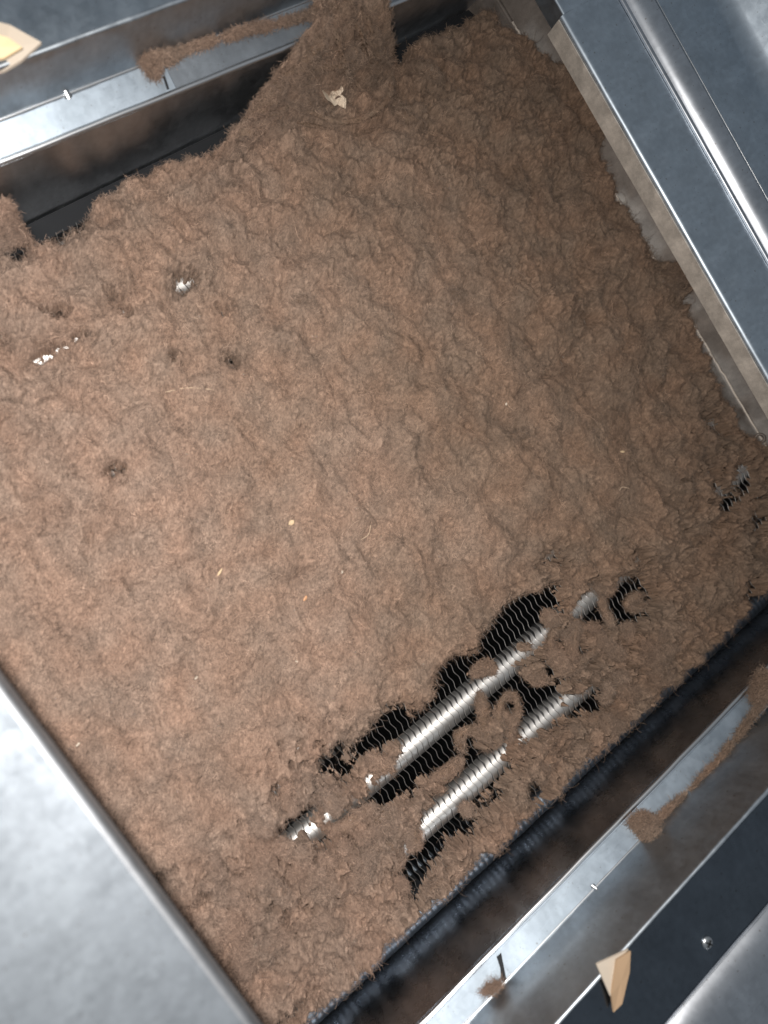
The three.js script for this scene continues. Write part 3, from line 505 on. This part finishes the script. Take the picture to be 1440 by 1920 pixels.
lintThing('lint_strip', 'ragged brown strip of lint along the upper left channel, running out of the big mat', [curl([[618, 12], [570, 30], [520, 44]].map(([x, y], i) => H(x, y, 39 + (i % 2) * .7)), 0.5, 7.7), curl([[512, 46], [460, 57], [420, 70]].map(([x, y], i) => H(x, y, 39 + (i % 2) * .5)), 0.75, 4.7), curl([[404, 74], [365, 86], [330, 98]].map(([x, y], i) => H(x, y, 39)), 0.6, 1.7)], H(460, 60, 37), { n: 650, len: 1.7 });
lintThing('lint_tuft', 'pale fluffy lint tuft at the left end of the upper left strip', [curl([H(258, 96, 39), H(278, 112, 41), H(292, 140, 38)], 1.2, 2.2), curl([H(270, 100, 40), H(300, 108, 41), H(330, 100, 38.4)], 1.1, 8.2)], H(280, 115, 37), { n: 1100, len: 2.2 });
lintThing('lint_tuft', 'brown lint tuft against the trough wall at the left end of the upper edge', [curl([H(40, 452, 2), H(22, 430, 8), H(8, 400, 16), H(12, 385, 20)], 2.4, 6.1), curl([H(10, 460, 3), H(4, 430, 9), H(-6, 405, 14)], 2.4, 1.4)], H(20, 440, 0), { n: 2200, len: 2.2 });
lintThing('lint_tuft', 'thin brown lint wad bridging from the mat to the right rail', [curl([H(1245, 548, 5), H(1268, 530, 8), H(1292, 520, 13)], 2.4, 3.1), curl([H(1250, 520, 6), H(1272, 510, 9), H(1290, 500, 13)], 1.8, 3.9)], H(1268, 530, 4), { n: 1500, len: 2.4 });
lintThing('lint_tuft', 'brown lint lump on the lower right channel lip at the right edge of the picture', [curl([H(1418, 1312, 38), H(1428, 1288, 39), H(1440, 1262, 38)], 2.6, 8.8)], H(1428, 1288, 36), { n: 1200, len: 2.6 });

// small loose things
const scrapMat = new THREE.MeshStandardMaterial({ color: new THREE.Color().setRGB(0.62, 0.50, 0.38), roughness: 0.7, side: THREE.DoubleSide });
const orange = new THREE.MeshStandardMaterial({ color: new THREE.Color().setRGB(0.50, 0.26, 0.13), roughness: 0.55 });
const straw = new THREE.MeshStandardMaterial({ color: new THREE.Color().setRGB(0.52, 0.38, 0.23), roughness: 0.6 });
const dullStraw = new THREE.MeshStandardMaterial({ color: new THREE.Color().setRGB(0.46, 0.34, 0.24), roughness: 0.8 });
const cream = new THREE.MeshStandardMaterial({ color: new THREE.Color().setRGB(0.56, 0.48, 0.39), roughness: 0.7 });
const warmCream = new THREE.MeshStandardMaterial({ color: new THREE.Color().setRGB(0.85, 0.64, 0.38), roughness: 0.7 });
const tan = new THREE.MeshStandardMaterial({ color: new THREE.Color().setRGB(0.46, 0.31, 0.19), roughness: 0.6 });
function plateGeo(pts, th, curve = 0) {                // pts [x, y, z]: a small sheet with thickness, curled a little
  const n = pts.length, c = pts.reduce((a, p) => a.map((v, i) => v + p[i] / n), [0, 0, 0]), pos = [], idx = [];
  for (const s of [0, 1]) { pos.push(c[0], c[1] + s * th + curve, c[2]); for (const p of pts) pos.push(p[0], p[1] + s * th, p[2]); }
  for (let i = 0; i < n; i++) { const a = 1 + i, b = 1 + (i + 1) % n, o = n + 1; idx.push(0, a, b, o, o + b, o + a, a, a + o, b, b, a + o, b + o); }
  const g = new THREE.BufferGeometry(); g.setAttribute('position', new THREE.Float32BufferAttribute(pos, 3)); g.setIndex(idx); const q = g.toNonIndexed(); q.computeVertexNormals(); return q;
}
function topAt(px, py) { let h = 5; for (let i = 0; i < 4; i++) { const p = at(px, py, h), m = edgeMM(p[0], p[2]); h = Math.max(0, lintPoint(p[0], p[2])[1]); } const p = at(px, py, h); return [p[0], h, p[2]]; }
function onDrape(px, py) { const [x, w] = onLint(px, py), p = lintPoint(x, w); return [p[0], p[1], p[2]]; }
{
  const sc = onDrape(618, 186), pos = [], idx = [], NR = 8, NA = 28;
  for (let r = 0; r <= NR; r++) for (let a = 0; a < NA; a++) {
    const th = a / NA * 6.283, q = r / NR, R0 = 5.6 * (0.85 + 0.3 * N2(Math.cos(th) * 1.3 + 5, Math.sin(th) * 1.3) + 0.12 * N2(Math.cos(th) * 4, Math.sin(th) * 4)), x = q * R0 * Math.cos(th), z = q * R0 * Math.sin(th) * 1.15;
    pos.push(sc[0] + x, sc[1] + 2.2 + 0.10 * x * x - 0.05 * z * z - 0.25 * x + 0.4 * N2(x * .5, z * .5), sc[2] + z);
  }
  for (let r = 0; r < NR; r++) for (let a = 0; a < NA; a++) { const A = r * NA + a, B = r * NA + (a + 1) % NA; idx.push(A, B, A + NA, B, B + NA, A + NA); }
  const top = pos.length / 3; for (let k = 0; k < top; k++) pos.push(pos[k * 3], pos[k * 3 + 1] - 0.2, pos[k * 3 + 2]);
  const nI = idx.length; for (let k = 0; k < nI; k += 3) idx.push(idx[k] + top, idx[k + 2] + top, idx[k + 1] + top);
  for (let a = 0; a < NA; a++) { const A = NR * NA + a, B = NR * NA + (a + 1) % NA; idx.push(A, B, A + top, B, B + top, A + top); }
  const sg = new THREE.BufferGeometry(); sg.setAttribute('position', new THREE.Float32BufferAttribute(pos, 3)); sg.setIndex(idx); sg.computeVertexNormals();
  single('film_scrap', sg, scrapMat, sc, 'pale curled scrap caught in the lint fold near the top', 'scrap');
  const FL = [['debris_fleck', 572, 1122, 1.5, .7, orange, 'orange fleck on the lint in the lower middle, left of the holes', 0.2], ['debris_fleck', 641, 1072, 1.2, .6, cream, 'tiny pale oblong fleck on the smooth middle of the lint, above the orange fleck', 0.1], ['debris_fleck', 412, 1073, 2.0, .6, straw, 'straw coloured sliver on the lint left of the pale oblong fleck', 0.2], ['debris_fleck', 546, 980, 1.8, 1.1, straw, 'pale yellowish speck in the middle of the lint mat', 0.6],
    ['debris_fleck', 1166, 847, 1.6, .7, straw, 'small golden fleck on the right part of the lint mat', 1.2], ['debris_fleck', 949, 758, 1.0, .7, cream, 'tiny white fleck on the lint right of the middle', 0.3], ['debris_fleck', 368, 1270, 1.2, .6, cream, 'tiny white fleck on the lower left lint', 0.4], ['debris_fleck', 556, 1240, 1.0, .4, cream, 'small whitish fleck below the orange fleck', 1.5], ['debris_fleck', 146, 1396, 1.2, .5, cream, 'whitish fleck close to the pale cover plate edge', 0.4]];
  for (const [n, x, y, l, w, m, label, a] of FL) {
    const p = topAt(x, y), g = new THREE.SphereGeometry(1, 12, 8); g.scale(l * .75, 0.3, w * .8); const q = g.attributes.position; for (let i = 0; i < q.count; i++) q.setXYZ(i, q.getX(i) * (1 + .2 * N2(x, q.getZ(i))), q.getY(i) + .12 * q.getX(i) * q.getX(i), q.getZ(i) * (1 + .25 * N2(q.getX(i), y)));
    g.computeVertexNormals(); g.rotateY(-a); g.rotateY(0.62); g.translate(p[0], p[1] + 0.3, p[2]); single(n, g, m, p, label, 'fleck', 'loose flecks lying on the lint');
  }
  const strands = [[[1160, 920], [1164, 914], [1178, 916], 'short cream thread bent in a hook on the right part of the lint'], [[310, 736], [352, 728], [396, 731], 'long pale thread lying on the upper left lint'], [[694, 985], [690, 1002], [676, 1012], 'curved pale thread on the middle of the lint mat']];
  for (const [a, b, c, label] of strands) {
    const pts = [a, b, c].map(([x, y]) => { const p = topAt(x, y); return new THREE.Vector3(p[0], p[1] + 0.7, p[2]); });
    single('loose_thread', new THREE.TubeGeometry(new THREE.CatmullRomCurve3(pts), 20, 0.2, 6), dullStraw, [pts[1].x, pts[1].y, pts[1].z], label, 'thread');
  }
  // folded tabs added in place of finger reflections on the channel walls
  const tab = (name, label, base, faces) => { const t = thing(name, label, 'reflection tab', base); for (const [pts, m, n, th] of faces) part(n, plateGeo(pts, th), m, t); return t; };
  tab('reflection_tab', 'folded cream and orange tab added in place of a finger reflection on the lower right channel', at(1150, 1850, 66), [
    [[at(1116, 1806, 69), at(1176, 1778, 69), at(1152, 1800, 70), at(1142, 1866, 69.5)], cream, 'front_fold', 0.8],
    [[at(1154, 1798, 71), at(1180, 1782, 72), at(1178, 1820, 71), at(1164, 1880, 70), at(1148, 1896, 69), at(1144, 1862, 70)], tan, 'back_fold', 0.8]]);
  tab('reflection_tab', 'cream tab with a warm middle added in place of a reflection at the left edge of the upper left channel', at(30, 90, 64), [
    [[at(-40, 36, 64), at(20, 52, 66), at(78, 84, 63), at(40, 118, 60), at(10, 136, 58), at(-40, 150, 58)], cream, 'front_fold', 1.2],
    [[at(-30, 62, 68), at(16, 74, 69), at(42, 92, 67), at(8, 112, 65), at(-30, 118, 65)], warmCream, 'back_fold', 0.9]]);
}

renderer.render(scene, camera);
